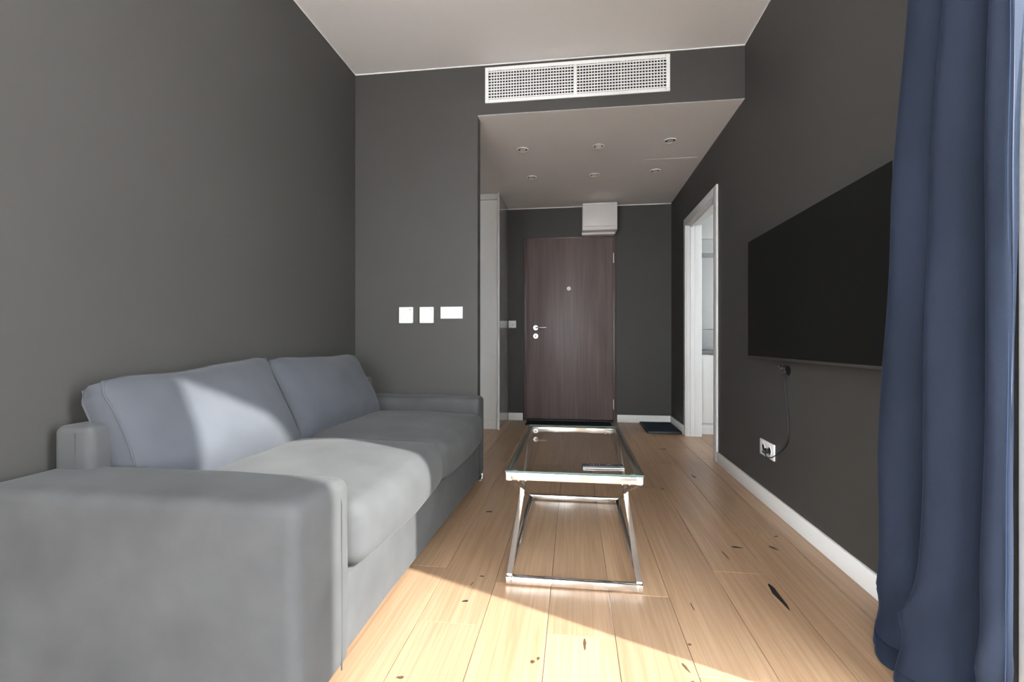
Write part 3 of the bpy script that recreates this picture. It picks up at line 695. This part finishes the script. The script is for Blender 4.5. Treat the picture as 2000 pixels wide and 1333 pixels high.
# ------------------------------------------------------------------ curtain
def lerp(a, b, t): return a+(b-a)*t
def sstep(a, b, x): t = max(0, min(1, (x-a)/(b-a))); return t*t*(3-2*t)
cu = tag(empty('curtain', (.93, 1.33, 0)), 'dark blue velvet curtain gathered at the window edge, pooling on the floor', 'curtain')
CP = {   # plan outline of the folds at four heights, from the window-side hem to the far edge
    0.00: [(.905, 1.110), (.890, 1.122), (.874, 1.160), (.945, 1.215), (1.006, 1.245), (.905, 1.275), (.850, 1.335), (.930, 1.400), (1.006, 1.425), (.905, 1.440), (.893, 1.500), (.935, 1.560), (.985, 1.600)],
    0.55: [(.908, 1.118), (.898, 1.127), (.888, 1.160), (.955, 1.205), (1.006, 1.240), (.925, 1.270), (.876, 1.325), (.945, 1.385), (1.006, 1.420), (.920, 1.450), (.885, 1.510), (.940, 1.570), (.985, 1.590)],
    1.25: [(.914, 1.122), (.904, 1.130), (.893, 1.160), (.950, 1.200), (1.006, 1.225), (.925, 1.250), (.884, 1.300), (.945, 1.345), (1.006, 1.365), (.922, 1.390), (.888, 1.455), (.935, 1.510), (.985, 1.530)],
    1.90: [(.920, 1.124), (.910, 1.130), (.900, 1.153), (.948, 1.185), (1.006, 1.205), (.930, 1.228), (.892, 1.268), (.940, 1.305), (1.006, 1.322), (.925, 1.342), (.895, 1.390), (.930, 1.430), (.985, 1.455)],
    2.70: [(.922, 1.126), (.914, 1.132), (.907, 1.148), (.945, 1.172), (1.006, 1.188), (.930, 1.208), (.898, 1.240), (.938, 1.270), (1.006, 1.285), (.928, 1.302), (.900, 1.340), (.930, 1.370), (.975, 1.395)]}
CZ = sorted(CP)
def cpos(t, z):
    for a_, b_ in zip(CZ, CZ[1:]):
        if z <= b_: break
    f = sstep(0, 1, (z-a_)/(b_-a_)) if z > 0 else 0
    f = .5*f + .5*max(0, min(1, (z-a_)/(b_-a_)))
    P = [Vector((lerp(p[0], q[0], f), lerp(p[1], q[1], f), 0)) for p, q in zip(CP[a_], CP[b_])]
    n = len(P)-1; u = min(t, .99999)*n; i = int(u); u -= i
    p0, p1, p2, p3 = P[max(i-1, 0)], P[i], P[i+1], P[min(i+2, n)]
    v = .5*((2*p1)+(-p0+p2)*u+(2*p0-5*p1+4*p2-p3)*u*u+(-p0+3*p1-3*p2+p3)*u**3)
    v.x += min(1, .15+t*8)*.008*noise.noise(Vector((t*6, z*1.5, 5))) + .004*noise.noise(Vector((t*15, z*3, 9)))
    v.y += .010*noise.noise(Vector((t*4, z*1.2, 15)))*min(1, t*8)
    # crumple where the cloth is too long and breaks at the floor
    k = sstep(.50, .05, z)
    v.x -= k*.034*(1-abs(math.sin(t*9.5+z*8)))**2*math.sin(PI*min(1, max(0, t))) ; v.y += k*.014*math.sin(t*13+z*11)*min(1, t*6)
    v.x -= sstep(.12, .0, z)*.030
    v.x = min(v.x, 1.012); v.z = max(z, .004)
    return v
def cgrid(t0, t1, nt, z0, z1, nz, dx=0, dyy=0):
    bm = NB(); g = []
    for i in range(nz+1):
        z = lerp(z0, z1, i/nz); g.append([bm.verts.new(cpos(lerp(t0, t1, j/nt), z)+Vector((dx, dyy, 0))) for j in range(nt+1)])
    for i in range(nz):
        for j in range(nt): bm.faces.new((g[i][j], g[i][j+1], g[i+1][j+1], g[i+1][j]))
    return bm
ob = finish('fabric', cgrid(0, 1, 170, .004, 2.64, 110), M['curtain'], cu)
for p in ob.data.polygons: p.use_smooth = True
md = ob.modifiers.new('thick', 'SOLIDIFY'); md.thickness = .004; md.offset = 0
bm = NB(); tube(bm, [cpos(.045, z)+Vector((-.0032, 0, 0)) for z in [.02+2.6*i/80 for i in range(81)]], .0008, 6)
st = finish('hem_stitch', bm, M['hem'], cu)
# pooled foot of the curtain
bm = NB(); g = []
nt = 90
for i in range(9):
    f = i/8; row = []
    for j in range(nt+1):
        t = j/nt; p0 = cpos(t, .03)
        reach = .026 + .014*math.sin(t*8+.6) + .010*math.sin(t*19)
        p = p0 + Vector((-reach*f*.8, -.02*f + .03*f*math.sin(t*6), 0)); p.z = .030*(1-f)**.7 + .010*math.sin(PI*f)*(1+math.sin(t*22)) + .004
        row.append(bm.verts.new(p))
    g.append(row)
for i in range(8):
    for j in range(nt): bm.faces.new((g[i][j], g[i][j+1], g[i+1][j+1], g[i+1][j]))
pl = finish('pooled_foot', bm, M['curtain'], cu)
for p in pl.data.polygons: p.use_smooth = True
md = pl.modifiers.new('thick', 'SOLIDIFY'); md.thickness = .004; md.offset = 0
recentre(cu, [ob, st, pl])
cr = obj_boxes('curtain_rail', [(.925, .965, .3, 1.75, ZC-.03, ZC-.0005)], M['white'], bev=.003)
tag(cr, 'white ceiling rail that carries the blue curtain', 'rail')
